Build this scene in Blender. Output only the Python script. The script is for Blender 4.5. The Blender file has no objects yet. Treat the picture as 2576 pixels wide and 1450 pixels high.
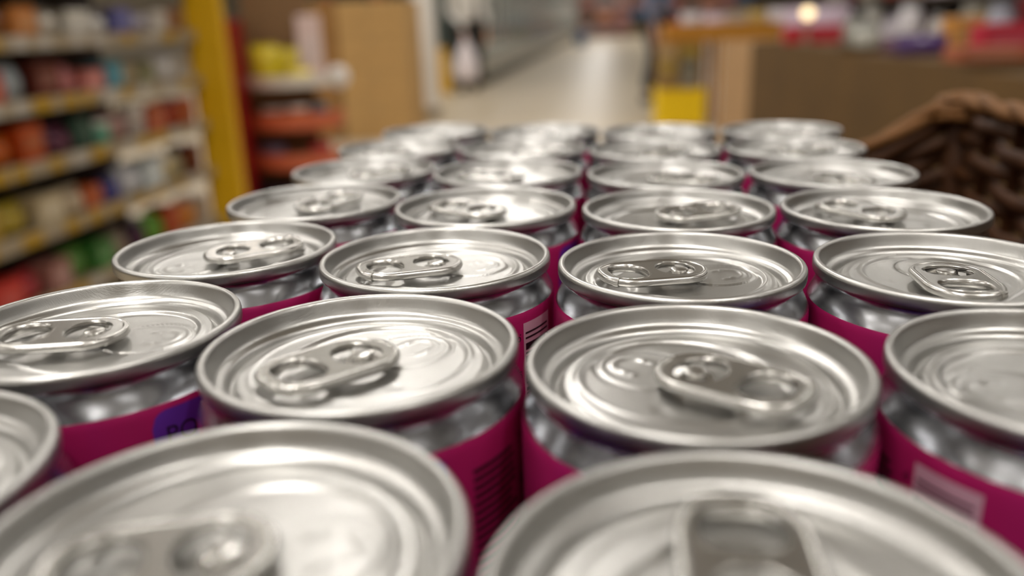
import bpy, bmesh, math, random
from mathutils import Vector, Matrix
random.seed(7)
scene = bpy.context.scene
C = scene.collection
PI = math.pi
def R(d): return math.radians(d)

# ------------------------------------------------------------------ camera
EYE = 0.95                      # eye height above the shop floor
RIM = EYE - 0.0518              # height of the can rims
cam_d = bpy.data.cameras.new('camera'); cam = bpy.data.objects.new('camera', cam_d); C.objects.link(cam)
cam_d.sensor_width = 36.0; cam_d.lens = 29.045; cam_d.clip_start = 0.005; cam_d.clip_end = 200
cam.matrix_world = Matrix.Translation((0, 0, EYE)) @ Matrix.Rotation(R(90 - 17.955), 4, 'X') @ Matrix.Rotation(R(-1.851), 4, 'Z')
cam_d.dof.use_dof = True; cam_d.dof.focus_distance = 0.175; cam_d.dof.aperture_fstop = 29.045 / 4.1
cam_d.dof.aperture_blades = 0
scene.camera = cam

# ------------------------------------------------------------------ world, ceiling lights, exposure
w = bpy.data.worlds.new('world'); scene.world = w; w.use_nodes = True
w.node_tree.nodes['Background'].inputs[0].default_value = (1.0, 0.96, 0.91, 1)
w.node_tree.nodes['Background'].inputs[1].default_value = 0.05
scene.view_settings.view_transform = 'Standard'; scene.view_settings.look = 'None'
scene.view_settings.exposure = 0.0; scene.view_settings.gamma = 1.0
scene.view_settings.use_curve_mapping = False
CEIL = 4.0
def area(name, loc, sx, sy, power, col=(1.0, 0.965, 0.915), rz=0):
    d = bpy.data.lights.new(name, 'AREA'); d.shape = 'RECTANGLE'; d.size = sx; d.size_y = sy; d.energy = power; d.color = col
    o = bpy.data.objects.new(name, d); C.objects.link(o); o.location = loc; o.rotation_euler = (0, 0, rz); return o
AISLE = R(7.6)
for ix, x in enumerate((-7.5, -4.2, -0.9, 2.4, 5.7)):          # rows of tube lights running along the aisle
    for iy in range(13):
        y = -5.0 + iy * 4.2
        a = AISLE
        area('ceiling_tube_light', (x * math.cos(a) + y * math.sin(a), -x * math.sin(a) + y * math.cos(a), CEIL - 0.12), 0.22, 2.4, 51 * (1.0 if y < 8 or y > 26 else 0.55) * (0.6 if x > 2 else 1.15), rz=-a)
def spot(loc, power, target, size=55):
    d = bpy.data.lights.new('ceiling_spot_light', 'SPOT'); d.energy = power; d.spot_size = R(size); d.shadow_soft_size = 0.06; d.color = (1.0, 0.96, 0.9)
    o = bpy.data.objects.new('ceiling_spot_light', d); C.objects.link(o); o.location = loc
    o.rotation_euler = (Vector(target) - Vector(loc)).to_track_quat('-Z', 'Y').to_euler(); return o
spot((-0.35, -1.1, CEIL - 0.3), 110, (0, 0.2, 0.9))
spot((1.3, -1.4, CEIL - 0.3), 90, (0, 0.2, 0.9))
spot((-1.9, 1.6, CEIL - 0.3), 70, (0, 0.2, 0.9))

# ------------------------------------------------------------------ materials
def lin(c):
    return tuple((x / 12.92 if x <= 0.04045 else ((x + 0.055) / 1.055) ** 2.4) for x in (v / 255 for v in c)) + (1,)
def mat(name, rgb, rough=0.5, metal=0.0, coat=0.0, noise=0.0, nscale=20, bump=0.0, bscale=40, stretch=None, trans=0.0, emit=0.0, aniso=0.0, spec=0.5):
    m = bpy.data.materials.new(name); m.use_nodes = True
    nt = m.node_tree; b = nt.nodes['Principled BSDF']
    col = lin(rgb)
    b.inputs['Base Color'].default_value = col; b.inputs['Roughness'].default_value = rough; b.inputs['Metallic'].default_value = metal
    b.inputs['Coat Weight'].default_value = coat; b.inputs['Coat Roughness'].default_value = 0.08
    b.inputs['Transmission Weight'].default_value = trans; b.inputs['Anisotropic'].default_value = aniso
    b.inputs['Specular IOR Level'].default_value = spec
    if emit: b.inputs['Emission Color'].default_value = col; b.inputs['Emission Strength'].default_value = emit
    if noise or bump:
        tc = nt.nodes.new('ShaderNodeTexCoord'); mp = nt.nodes.new('ShaderNodeMapping')
        nt.links.new(tc.outputs['Object'], mp.inputs['Vector'])
        if stretch: mp.inputs['Scale'].default_value = stretch
        if noise:
            n = nt.nodes.new('ShaderNodeTexNoise'); n.inputs['Scale'].default_value = nscale; n.inputs['Detail'].default_value = 4
            nt.links.new(mp.outputs[0], n.inputs['Vector'])
            mx = nt.nodes.new('ShaderNodeMix'); mx.data_type = 'RGBA'
            mx.inputs[6].default_value = tuple(c * (1 - noise) for c in col[:3]) + (1,)
            mx.inputs[7].default_value = tuple(min(1, c * (1 + noise)) for c in col[:3]) + (1,)
            nt.links.new(n.outputs['Fac'], mx.inputs[0]); nt.links.new(mx.outputs[2], b.inputs['Base Color'])
        if bump:
            n2 = nt.nodes.new('ShaderNodeTexNoise'); n2.inputs['Scale'].default_value = bscale; n2.inputs['Detail'].default_value = 3
            nt.links.new(mp.outputs[0], n2.inputs['Vector'])
            bp = nt.nodes.new('ShaderNodeBump'); bp.inputs['Strength'].default_value = bump; bp.inputs['Distance'].default_value = 0.0002
            nt.links.new(n2.outputs['Fac'], bp.inputs['Height']); nt.links.new(bp.outputs[0], b.inputs['Normal'])
    return m
M = {}
M['lid'] = mat('brushed lid aluminium', (182, 181, 178), 0.32, 1.0, bump=0.18, bscale=900, stretch=(1, 12, 1), noise=0.04, nscale=300)
M['tab'] = mat('tab aluminium', (184, 182, 178), 0.27, 1.0, bump=0.05, bscale=600)
M['neck'] = mat('polished neck aluminium', (168, 169, 172), 0.23, 1.0)
M['pink'] = mat('magenta can print', (172, 32, 98), 0.34, 0.35, coat=0.3)
M['purple'] = mat('purple print', (92, 48, 158), 0.32, 0.25, coat=0.3)
M['ink'] = mat('black ink', (14, 10, 12), 0.45)
M['barpanel'] = mat('pale pink label', (186, 146, 162), 0.4, 0.1)
M['wicker'] = mat('dark wicker', (56, 30, 8), 0.6, noise=0.55, nscale=120, bump=0.3, bscale=300, spec=0.2)
M['wicker_rim'] = mat('wicker rim', (100, 66, 32), 0.6, noise=0.3, nscale=120, spec=0.2)
M['wood'] = mat('table wood', (120, 84, 50), 0.5, noise=0.2, nscale=12, stretch=(1, 8, 1))

# ------------------------------------------------------------------ mesh helpers
def mesh_obj(name, verts, faces, m=None, parent=None, smooth=False):
    me = bpy.data.meshes.new(name); me.from_pydata([tuple(v) for v in verts], [], faces); me.update()
    if m: me.materials.append(m)
    if smooth: me.polygons.foreach_set('use_smooth', [True] * len(me.polygons))
    o = bpy.data.objects.new(name, me); C.objects.link(o)
    if parent: o.parent = parent
    return o
def tag(o, label=None, cat=None, group=None, kind=None):
    if label: o['label'] = label
    if cat: o['category'] = cat
    if group: o['group'] = group
    if kind: o['kind'] = kind
    return o
def empty(name, loc=(0, 0, 0), rz=0):
    o = bpy.data.objects.new(name, None); C.objects.link(o); o.location = loc; o.rotation_euler = (0, 0, rz); o.empty_display_size = 0.05; return o
class MB:
    def __init__(s): s.v = []; s.f = []
    def add(s, v, f):
        n = len(s.v); s.v += [tuple(p) for p in v]; s.f += [tuple(i + n for i in q) for q in f]; return s
    def box(s, x0, x1, y0, y1, z0, z1):
        return s.add([(x0,y0,z0),(x1,y0,z0),(x1,y1,z0),(x0,y1,z0),(x0,y0,z1),(x1,y0,z1),(x1,y1,z1),(x0,y1,z1)],
                     [(3,2,1,0),(4,5,6,7),(0,1,5,4),(1,2,6,5),(2,3,7,6),(3,0,4,7)])
    def cbox(s, x0, x1, y0, y1, z0, z1, b):
        # box with chamfered edges (rounded package)
        bm = bmesh.new()
        bmesh.ops.create_cube(bm, size=1, matrix=Matrix.Translation(((x0+x1)/2,(y0+y1)/2,(z0+z1)/2)) @ Matrix.Diagonal((x1-x0,y1-y0,z1-z0,1)))
        bmesh.ops.bevel(bm, geom=bm.edges[:], offset=b, segments=2, affect='EDGES', profile=0.5)
        bm.verts.ensure_lookup_table(); bm.verts.index_update()
        s.add([v.co[:] for v in bm.verts], [[v.index for v in f.verts] for f in bm.faces]); bm.free(); return s
    def lathe(s, prof, n=32, cx=0, cy=0, sx=1, sy=1, z0=0):
        v = []; f = []
        k = len(prof)
        for i in range(n):
            a = 2 * PI * i / n
            for r, z in prof: v.append((cx + r * math.cos(a) * sx, cy + r * math.sin(a) * sy, z0 + z))
        for i in range(n):
            j = (i + 1) % n
            for p in range(k - 1): f.append((i*k+p, j*k+p, j*k+p+1, i*k+p+1))
        return s.add(v, f)
    def tube(s, pts, r, n=6, closed=False, flat=1.0, up=(0, 0, 1)):
        pts = [Vector(p) for p in pts]; L = len(pts); up = Vector(up); v = []; f = []
        for i, p in enumerate(pts):
            if closed: t = pts[(i+1) % L] - pts[i-1]
            else: t = pts[min(i+1, L-1)] - pts[max(i-1, 0)]
            t.normalize(); side = t.cross(up)
            if side.length < 1e-4: side = t.cross(Vector((1, 0, 0)))
            side.normalize(); u2 = side.cross(t)
            rr = r[i] if isinstance(r, (list, tuple)) else r
            for k in range(n):
                a = 2 * PI * k / n
                v.append(p + side * (rr * math.cos(a)) + u2 * (rr * flat * math.sin(a)))
        for i in range(L if closed else L - 1):
            j = (i + 1) % L
            for k in range(n): f.append((i*n+k, j*n+k, j*n+(k+1) % n, i*n+(k+1) % n))
        if not closed: f.append(tuple(range(n-1, -1, -1))); f.append(tuple((L-1)*n+k for k in range(n)))
        return s.add(v, f)
    def build(s, name, m, parent=None, smooth=False): return mesh_obj(name, s.v, s.f, m, parent, smooth)
def autosmooth(o, ang=35):
    me = o.data; me.polygons.foreach_set('use_smooth', [True] * len(me.polygons))
    bm = bmesh.new(); bm.from_mesh(me)
    for e in bm.edges:
        e.smooth = not (len(e.link_faces) == 2 and e.calc_face_angle(0) > R(ang))
    bm.to_mesh(me); bm.free(); return o
def copy_tree(o, parent=None):
    c = o.copy(); C.objects.link(c); c.parent = parent
    for ch in list(o.children): copy_tree(ch, c)
    return c
ORD = ['first', 'second', 'third', 'fourth', 'fifth', 'sixth', 'seventh', 'eighth', 'ninth', 'tenth', 'eleventh', 'twelfth', 'thirteenth', 'fourteenth', 'fifteenth', 'sixteenth', 'seventeenth', 'eighteenth']

# ------------------------------------------------------------------ room shell
M['floor'] = mat('shop floor', (186, 171, 145), 0.40, noise=0.05, nscale=1.5)
M['ceil'] = mat('ceiling', (168, 166, 162), 0.9)
M['wall'] = mat('shop wall', (190, 180, 162), 0.85, noise=0.04, nscale=2)
tag(MB().box(-14, 18, -9, 56, -0.1, 0).build('floor', M['floor']), kind='structure')
tag(MB().box(-14, 18, -9, 56, CEIL, CEIL + 0.1).build('ceiling', M['ceil']), kind='structure')
tag(MB().box(-14.1, -14, -9, 56, 0, CEIL).build('wall_left', M['wall']), kind='structure')
tag(MB().box(18, 18.1, -9, 56, 0, CEIL).build('wall_right', M['wall']), kind='structure')
tag(MB().box(-14, 18, 56, 56.1, 0, CEIL).build('wall_back', M['wall']), kind='structure')
tag(MB().box(-14, 18, -9.1, -9, 0, CEIL).build('wall_front', M['wall']), kind='structure')

# ------------------------------------------------------------------ the can, in millimetres, z = 0 at the rim top
S = 0.001
NSEG = 128
PANEL = -4.0
def sstep(a, b, x):
    t = max(0.0, min(1.0, (x - a) / (b - a))); return t * t * (3 - 2 * t)
def gauss(d, w): return math.exp(-(d / w) ** 2)
def teardrop_sd(x, y):
    # signed distance to the hull of a big circle (mouth side) and a small one (ring side)
    x1, r1, x2, r2 = 3.2, 15.4, -14.6, 4.2
    L = x1 - x2; px, py = x - x2, abs(y)
    k = (r1 - r2) / L; c = math.sqrt(1 - k * k)
    # side line tangent
    nx, ny = -k, c
    along = px * ny - py * nx
    if along < 0: return math.hypot(px, py) - r2
    if along > L * c: return math.hypot(px - L, py) - r1
    return px * nx + py * ny - r2
def panel_h(x, y):
    z = PANEL
    sd = teardrop_sd(x, y)
    z -= 0.45 * sstep(0.5, -0.6, sd)
    z += 0.22 * gauss(sd - 0.6, 0.45)
    # mouth: scored oval and its inner bead
    ex, ey = (x - 9.3) / 8.6, y / 7.6
    q = math.hypot(ex, ey); d = (q - 1) * 8.0
    if x > 2.2:
        z -= 0.30 * gauss(d, 0.22)
        z += 0.14 * gauss(d + 0.9, 0.35)
    # small hooped bead on the mouth flap
    rx, ry = x - 12.2, y
    rr = math.hypot(rx, ry); an = math.atan2(ry, rx)
    if abs(an) < 2.0: z += 0.20 * gauss(rr - 3.0, 0.45)
    if rx < 1 and abs(abs(ry) - 3.0) < 1.6 and rx > -3.5: z += 0.20 * gauss(abs(ry) - 3.0, 0.45) * sstep(-3.5, -2.5, rx) * sstep(1, -1.2, rx)
    # finger well under the ring end
    wq = math.hypot((x + 14.5) / 4.2, y / 6.4)
    z -= 0.75 * sstep(1.0, 0.45, wq)
    # rivet boss
    r0 = math.hypot(x, y)
    z += 0.45 * sstep(3.8, 2.6, r0)
    # two side dimples flanking the rivet
    for sy in (-1, 1): z -= 0.12 * gauss(math.hypot((x + 1.0) / 1.6, (y - sy * 11.3)), 0.8)
    z += 0.10 * gauss(r0 - 19.0, 0.5)
    return z
def make_lid():
    v = []; f = []
    # panel on a polar grid
    nr = 84; RP = 20.6
    v.append((0, 0, panel_h(0, 0)))
    for i in range(1, nr + 1):
        r = RP * i / nr
        for k in range(NSEG):
            a = 2 * PI * k / NSEG; v.append((r * math.cos(a), r * math.sin(a), panel_h(r * math.cos(a), r * math.sin(a))))
    for k in range(NSEG): f.append((0, 1 + k, 1 + (k + 1) % NSEG))
    for i in range(nr - 1):
        for k in range(NSEG):
            a = 1 + i * NSEG + k; b = 1 + i * NSEG + (k + 1) % NSEG
            f.append((a, a + NSEG, b + NSEG, b))
    prof = [(20.85, -4.05), (21.1, -4.25), (21.3, -4.8), (21.5, -5.4), (21.85, -5.7), (22.25, -5.65), (22.5, -5.2), (22.65, -4.6), (22.9, -4.15), (23.3, -3.85), (23.9, -3.65), (24.35, -3.4), (24.6, -2.95),
            (24.85, -2.3), (25.15, -1.4), (25.35, -0.75), (25.5, -0.35), (25.75, -0.08), (26.1, 0.0), (26.45, -0.06), (26.75, -0.25), (26.95, -0.6), (27.0, -1.0), (27.0, -1.7), (26.98, -2.3), (26.88, -2.75), (26.6, -3.0), (26.2, -2.95)]
    base = 1 + (nr - 1) * NSEG
    n0 = len(v)
    for r, z in prof:
        for k in range(NSEG):
            a = 2 * PI * k / NSEG; v.append((r * math.cos(a), r * math.sin(a), z))
    rows = [base] + [n0 + i * NSEG for i in range(len(prof))]
    for a0, b0 in zip(rows[:-1], rows[1:]):
        for k in range(NSEG):
            k2 = (k + 1) % NSEG; f.append((a0 + k, b0 + k, b0 + k2, a0 + k2))
    return [(x * S, y * S, z * S) for x, y, z in v], f
def smooth_loop(pts, n=4):
    # Chaikin rounding of a closed polygon
    for _ in range(n):
        q = []
        for i in range(len(pts)):
            a, b = pts[i], pts[(i + 1) % len(pts)]
            q.append((a[0]*.75 + b[0]*.25, a[1]*.75 + b[1]*.25)); q.append((a[0]*.25 + b[0]*.75, a[1]*.25 + b[1]*.75))
        pts = q
    return pts
def tab_outline(ins=0.0):
    # nose at +x, ring end at -x
    p = []
    hw = 7.7 - ins
    for i in range(25):                                         # nose, a wide round arc
        a = -PI/2 + PI * i / 24; p.append((-1.2 + (7.6 - ins) * math.cos(a) * 0.98, hw * math.sin(a)))
    p2 = [(-7, hw), (-13.2, hw * 0.99), (-17.0 + ins*.6, 5.2 - ins * .5), (-18.6 + ins, 3.4 - ins*.3), (-18.9 + ins, 0), (-18.6 + ins, -3.4 + ins*.3), (-17.0 + ins*.6, -5.2 + ins*.5), (-13.2, -hw * 0.99), (-7, -hw)]
    return smooth_loop(p + p2, 2)
def superell(cx, rx, ry, n, e):
    return [(cx + rx * abs(math.cos(a)) ** (2/e) * math.copysign(1, math.cos(a)), ry * abs(math.sin(a)) ** (2/e) * math.copysign(1, math.sin(a))) for a in (2*PI*i/n for i in range(n))]
def slot_outline(): return [(-1.15 + 4.3 * math.cos(q), 5.15 * math.sin(q)) for q in (2*PI*i/48 for i in range(48))]
def tab_z(x): return -2.15 - 0.028 * x
def make_tab():
    mb = MB()
    out = tab_outline(0.85)
    mb.tube([(x, y, tab_z(x) - 0.25) for x, y in out], 0.85, 12, True, 1.12)
    fh = superell(-12.1, 4.5, 5.35, 48, 2.4)
    mb.tube([(x, y, tab_z(x) - 0.35) for x, y in fh], 0.6, 10, True, 1.6)
    # curl around the ring side of the rivet opening
    n = 28
    mb.tube([(-1.15 + 4.45 * math.cos(R(62 + 236 * k / n)), 5.3 * math.sin(R(62 + 236 * k / n)), tab_z(-3) - 0.2 - 0.35 * (2 * abs(k/n - .5)) ** 3) for k in range(n + 1)], 0.48, 8, False, 1.5)
    # rivet tongue: a low disc joined to the nose by a sloping strap
    zt = PANEL + 0.95; v = []; f = []; n = 32
    for z in (zt, zt - 0.3):
        for k in range(n): v.append((2.95 * math.cos(2*PI*k/n), 2.95 * math.sin(2*PI*k/n), z))
    f.append(tuple(range(n))); f.append(tuple(range(2*n - 1, n - 1, -1)))
    for k in range(n): k2 = (k + 1) % n; f.append((k, n + k, n + k2, k2))
    mb.add(v, f)
    v = []; f = []
    for k in range(5):
        t = k / 4; x = 0.6 + 3.4 * t; z = zt - 0.01 + (tab_z(4) + 0.3 - zt) * sstep(0.35, 1, t); hw = 2.8 + 0.9 * t
        v += [(x, -hw, z), (x, hw, z), (x, hw, z - 0.3), (x, -hw, z - 0.3)]
    for k in range(4):
        q = 4 * k
        for j in range(4): f.append((q + j, q + (j + 1) % 4, q + 4 + (j + 1) % 4, q + 4 + j))
    mb.add(v, f)
    # the curl's seam at one ring corner
    mb.tube([(-16.9, -4.6, tab_z(-17) - 0.25), (-16.55, -5.05, tab_z(-17) - 0.25), (-16.2, -5.4, tab_z(-17) - 0.25)], 1.0, 10, False, 1.1)
    # web plate with the two holes, via a filled 2D curve
    cu = bpy.data.curves.new('tab_web', 'CURVE'); cu.dimensions = '2D'; cu.fill_mode = 'BOTH'; cu.extrude = 0.2; cu.bevel_depth = 0.08; cu.bevel_resolution = 0
    for loop in (out, fh, slot_outline()):
        sp = cu.splines.new('POLY'); sp.points.add(len(loop) - 1); sp.use_cyclic_u = True
        for q, (x, y) in zip(sp.points, loop): q.co = (x, y, 0, 1)
    ob = bpy.data.objects.new('tab_web', cu); C.objects.link(ob)
    dg = bpy.context.evaluated_depsgraph_get(); me = bpy.data.meshes.new_from_object(ob.evaluated_get(dg))
    vs = []
    for q in me.vertices:
        x, y, z = q.co
        vs.append((x, y, z + tab_z(x) + 0.24))
    mb.add(vs, [tuple(p.vertices) for p in me.polygons])
    bpy.data.objects.remove(ob); bpy.data.curves.remove(cu); bpy.data.meshes.remove(me)
    return [(x * S, y * S, z * S) for x, y, z in mb.v], mb.f
RB = 27.8
def body_prof():
    neck = [(26.2, -2.9), (26.0, -3.2), (25.9, -3.8), (26.0, -4.6), (26.25, -5.4), (26.6, -6.3), (27.0, -7.2), (27.35, -7.9), (27.6, -8.5)]
    body = [(27.6, -8.5), (27.73, -9.1), (RB, -10.2), (RB, -40), (RB, -90), (RB, -122), (27.4, -125), (26.2, -128.5), (24.0, -132.2), (22.6, -133.6), (21.8, -134), (21.0, -133.6), (19.5, -131), (10, -126.5), (0.01, -125)]
    return neck, body
def lathe_obj(name, prof, m, parent):
    mb = MB().lathe([(r * S, z * S) for r, z in reversed(prof)], NSEG); return mb.build(name, m, parent, True)
def wrap_pt(u, z, off=0.04):
    # u = arc length (mm) around the body, z height
    a = u / RB; r = RB + off; return (r * math.cos(a) * S, r * math.sin(a) * S, z * S)
def wrap_grid(name, u0, u1, z0, z1, m, parent, off, radius=0.0, nu=16):
    # curved patch with optional rounded corners
    v = []; f = []
    for i in range(nu + 1):
        u = u0 + (u1 - u0) * i / nu
        dz = 0.0
        if radius:
            e = min(u - u0, u1 - u)
            if e < radius: dz = radius - math.sqrt(max(0, radius**2 - (radius - e)**2))
        v += [wrap_pt(u, z0 + dz, off), wrap_pt(u, z1 - dz, off)]
    for i in range(nu): f.append((2*i, 2*i+2, 2*i+3, 2*i+1))
    return mesh_obj(name, v, f, m, parent, True)
def text_mesh(txt, size):
    cu = bpy.data.curves.new('t', 'FONT'); cu.body = txt; cu.size = size; cu.resolution_u = 3; cu.align_x = 'CENTER'; cu.align_y = 'CENTER'
    ob = bpy.data.objects.new('t', cu); C.objects.link(ob)
    dg = bpy.context.evaluated_depsgraph_get(); me = bpy.data.meshes.new_from_object(ob.evaluated_get(dg))
    vs = [tuple(q.co) for q in me.vertices]; fs = [tuple(p.vertices) for p in me.polygons]
    bpy.data.objects.remove(ob); bpy.data.curves.remove(cu); bpy.data.meshes.remove(me); return vs, fs
def wrap_text(name, txt, size, u, z, rot, parent, off=0.09):
    vs, fs = text_mesh(txt, size); c, s = math.cos(rot), math.sin(rot)
    return mesh_obj(name, [wrap_pt(u + x * c - y * s, z + x * s + y * c, off) for x, y, _ in vs], fs, M['ink'], parent)
def make_can():
    root = empty('drink_can')
    neck, body = body_prof()
    lathe_obj('neck', neck, M['neck'], root)
    b = lathe_obj('body', body, M['pink'], root)
    g = PI / 180 * RB                                            # mm of arc per degree
    # barcode panel around angle 0
    bp = wrap_grid('barcode_panel', -11 * g, 11 * g, -40, -11.0, M['barpanel'], b, 0.05)
    mb = MB(); z = -13.2; rng = random.Random(3)
    for wdt, gap in [(.45,.75),(.45,.95),(1.6,.55),(.4,.5),(1.5,.9),(.4,.8),(.4,.5),(1.2,.5),(.4,.9),(.8,.5),(.4,.5),(1.2,.7),(.4,.5),(.4,.4),(.8,.5),(.4,.5),(.4,.5),(.8,.5),(.4,.5)]:
        u1 = 9.0 * g if z > -15.2 else 6.4 * g
        n = 8; v = []; f = []
        for i in range(n + 1):
            u = -9.8 * g + (u1 + 9.8 * g) * i / n; v += [wrap_pt(u, z - wdt, 0.09), wrap_pt(u, z, 0.09)]
        for i in range(n): f.append((2*i, 2*i+2, 2*i+3, 2*i+1))
        mb.add(v, f); z -= wdt + gap
    mb.build('barcode_bars', M['ink'], b)
    wrap_text('printed_numeral', '2', 2.9, 8.6 * g, -16.3, R(90), b)
    wrap_text('printed_letters', 'o.', 2.6, -14.5 * g, -14.0, R(90), b)
    wrap_text('printed_letters', 'or', 2.6, -14.5 * g, -22.5, R(90), b)
    # block of unreadably fine print
    mb = MB(); z = -14
    for k in range(16):
        ln = (20 + rng.random() * 5) * g; v = []; f = []
        for i in range(7):
            u = -44 * g + ln * i / 6; v += [wrap_pt(u, z - 0.75, 0.07), wrap_pt(u, z, 0.07)]
        for i in range(6): f.append((2*i, 2*i+2, 2*i+3, 2*i+1))
        mb.add(v, f); z -= 1.5
    mb.build('fine_print', M['ink'], b)
    wrap_grid('purple_patch', -112 * g, -53 * g, -30, -9.6, M['purple'], b, 0.05, 3.0, 40)
    wrap_text('printed_letters', 'PO', 4.6, -101.5 * g, -14.6, 0, b)
    v, f = make_lid(); lid = mesh_obj('lid', v, f, M['lid'], root, True)
    v, f = make_tab(); tb = mesh_obj('pull_tab', v, f, M['tab'], lid); autosmooth(tb, 40)
    tag(tb, 'stamped aluminium ring-pull')
    rv = MB().lathe([(0.00001, -1.75 * S), (1.5 * S, -1.77 * S), (1.85 * S, -1.88 * S), (1.98 * S, -2.1 * S), (1.9 * S, -2.4 * S), (1.6 * S, -2.5 * S), (1.5 * S, -3.4 * S)], 24).build('rivet', M['tab'], lid, True)
    autosmooth(rv, 24)
    return root
can0 = make_can()
# name: x, y (mm from the eye point), tab nose direction, barcode direction, row, column
CANS = [('LF', -87.8, 91.9, 60, 100, 0, 0), ('A', -32.5, 76.9, 13, 110, 0, 1), ('B', 22.6, 65.1, -98, 95, 0, 2),
        ('C', -79.7, 147.9, 9, 62, 1, 0), ('D', -26.2, 132.4, 42, -2, 1, 1), ('E', 28.7, 120.7, 138, 105, 1, 2), ('F', 84.7, 113.0, 172, -154, 1, 3),
        ('G', -71.6, 203.0, -155, 95, 2, 0), ('H', -17.8, 187.7, 21, -33, 2, 1), ('I', 37.4, 175.9, 13, 100, 2, 2), ('J', 92.9, 168.3, 80, 100, 2, 3),
        ('K', -61.3, 258.0, -120, 100, 3, 0), ('L', -7.2, 242.6, -32, 70, 3, 1), ('M', 47.9, 230.8, 192, 110, 3, 2), ('N', 103.2, 223.2, -50, 105, 3, 3),
        ('O', -54.7, 313.5, 205, 90, 4, 0), ('P', -0.4, 299.0, -15, 120, 4, 1), ('Q', 54.7, 286.3, 150, 66, 4, 2), ('R', 110.1, 278.7, 100, 115, 4, 3),
        ('S', -47.8, 369.0, 30, 100, 5, 0), ('T', 6.7, 356.3, 170, 95, 5, 1), ('U', 60.7, 341.9, -140, 105, 5, 2), ('V', 116.1, 334.3, 200, 100, 5, 3),
        ('W', -36.0, 423.6, 80, 100, 6, 0), ('X', 18.6, 411.4, -60, 100, 6, 1), ('Y', 72.5, 396.5, 15, 100, 6, 2), ('Z', 127.9, 389.0, 140, 100, 6, 3)]
ROWN = ['nearest row', 'second row from the front', 'third row from the front', 'fourth row from the front', 'fifth row from the front', 'row before the farthest', 'farthest row']
COLN = ['leftmost', 'second from the left', 'third from the left', 'rightmost']
for i, (n, x, y, ta, ba, rw, cl) in enumerate(CANS):
    c = can0 if i == 0 else copy_tree(can0)
    c.location = (x * S, y * S, RIM)
    for ch in c.children:
        ch.rotation_euler = (0, 0, R(ta)) if ch.name.startswith('lid') else ((0, 0, R(ba)) if ch.name.startswith('body') else (0, 0, 0))
    col = COLN[cl] if not (rw == 0 and cl == 2) else 'rightmost'
    if rw == 0 and cl == 1: col = 'middle one'
    tag(c, 'pink drink can with silver lid, %s, %s' % (ROWN[rw], col), 'can', 'pink drink cans in the wicker basket')

# ------------------------------------------------------------------ wicker basket around the cans, table under it
def uv(u, v, z=0): a = R(10); return (u * math.cos(a) + v * math.sin(a), -u * math.sin(a) + v * math.cos(a), z)   # metres, in the basket's frame
ZB = RIM - 0.134
bk = empty('wicker_basket', uv(0.0035, 0.2375, ZB - 0.012))
bkloc = Vector(bk.location)
U0, U1, V0, V1 = -0.147, 0.153, 0.026, 0.452
def rel(p): return Vector(p) - bkloc
def rim_right(t): return RIM + 0.0075
def rim_back(t):                                                # t: 0 at the right corner
    d = t * (U1 - U0); return RIM + 0.0085 - 0.032 * sstep(-0.01, 0.068, d)
def rim_low(t): return RIM - 0.0235
def rim_front(t): return RIM - 0.0235 + (0.031 * sstep(0.8, 1.0, t))
walls = [((U1, V0), (U1, V1), rim_right), ((U1, V1), (U0, V1), rim_back), ((U0, V1), (U0, V0), rim_low), ((U0, V0), (U1, V0), rim_front)]
for (a, b, rf) in walls:
    L = math.hypot(b[0]-a[0], b[1]-a[1]); n = max(2, round(L / 0.036)); nx, ny = -(b[1]-a[1])/L, (b[0]-a[0])/L
    rows = 16
    for k in range(rows):
        pts = []
        for i in range(n * 4 + 1):
            t = i / (n * 4); off = 0.0026 * math.cos(PI * (t * n) + PI * (k % 2))
            zt = rf(t); z = ZB - 0.004 + (zt - ZB) * (k + 0.4) / rows
            pts.append(rel(uv(a[0] + (b[0]-a[0])*t + nx*off, a[1] + (b[1]-a[1])*t + ny*off, z + 0.0006*math.sin(7*t*n+k))))
        MB().tube(pts, 0.0024, 6, False, 1.75).build('weaver', M['wicker'], bk, True)
    for i in range(1, n):
        t = i / n; p = (a[0] + (b[0]-a[0])*t, a[1] + (b[1]-a[1])*t)
        MB().tube([rel(uv(p[0], p[1], ZB - 0.01)), rel(uv(p[0], p[1], (ZB + rf(t))/2)), rel(uv(p[0], p[1], rf(t) - 0.003))], 0.0032, 6, up=(1, 0, 0)).build('stake', M['wicker'], bk, True)
    mb = MB()                                                   # plaited rim: two strands
    for ph in (0, PI):
        mb.tube([rel(uv(a[0] + (b[0]-a[0])*t + nx*0.0024*math.cos(t*L/0.011+ph), a[1] + (b[1]-a[1])*t + ny*0.0024*math.cos(t*L/0.011+ph), rf(t) + 0.0016*math.sin(t*L/0.011+ph))) for t in (i/120 for i in range(121))], 0.0034, 7)
    tag(mb.build('plaited_rim', M['wicker_rim'], bk, True), 'lighter brown plaited rim')
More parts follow.
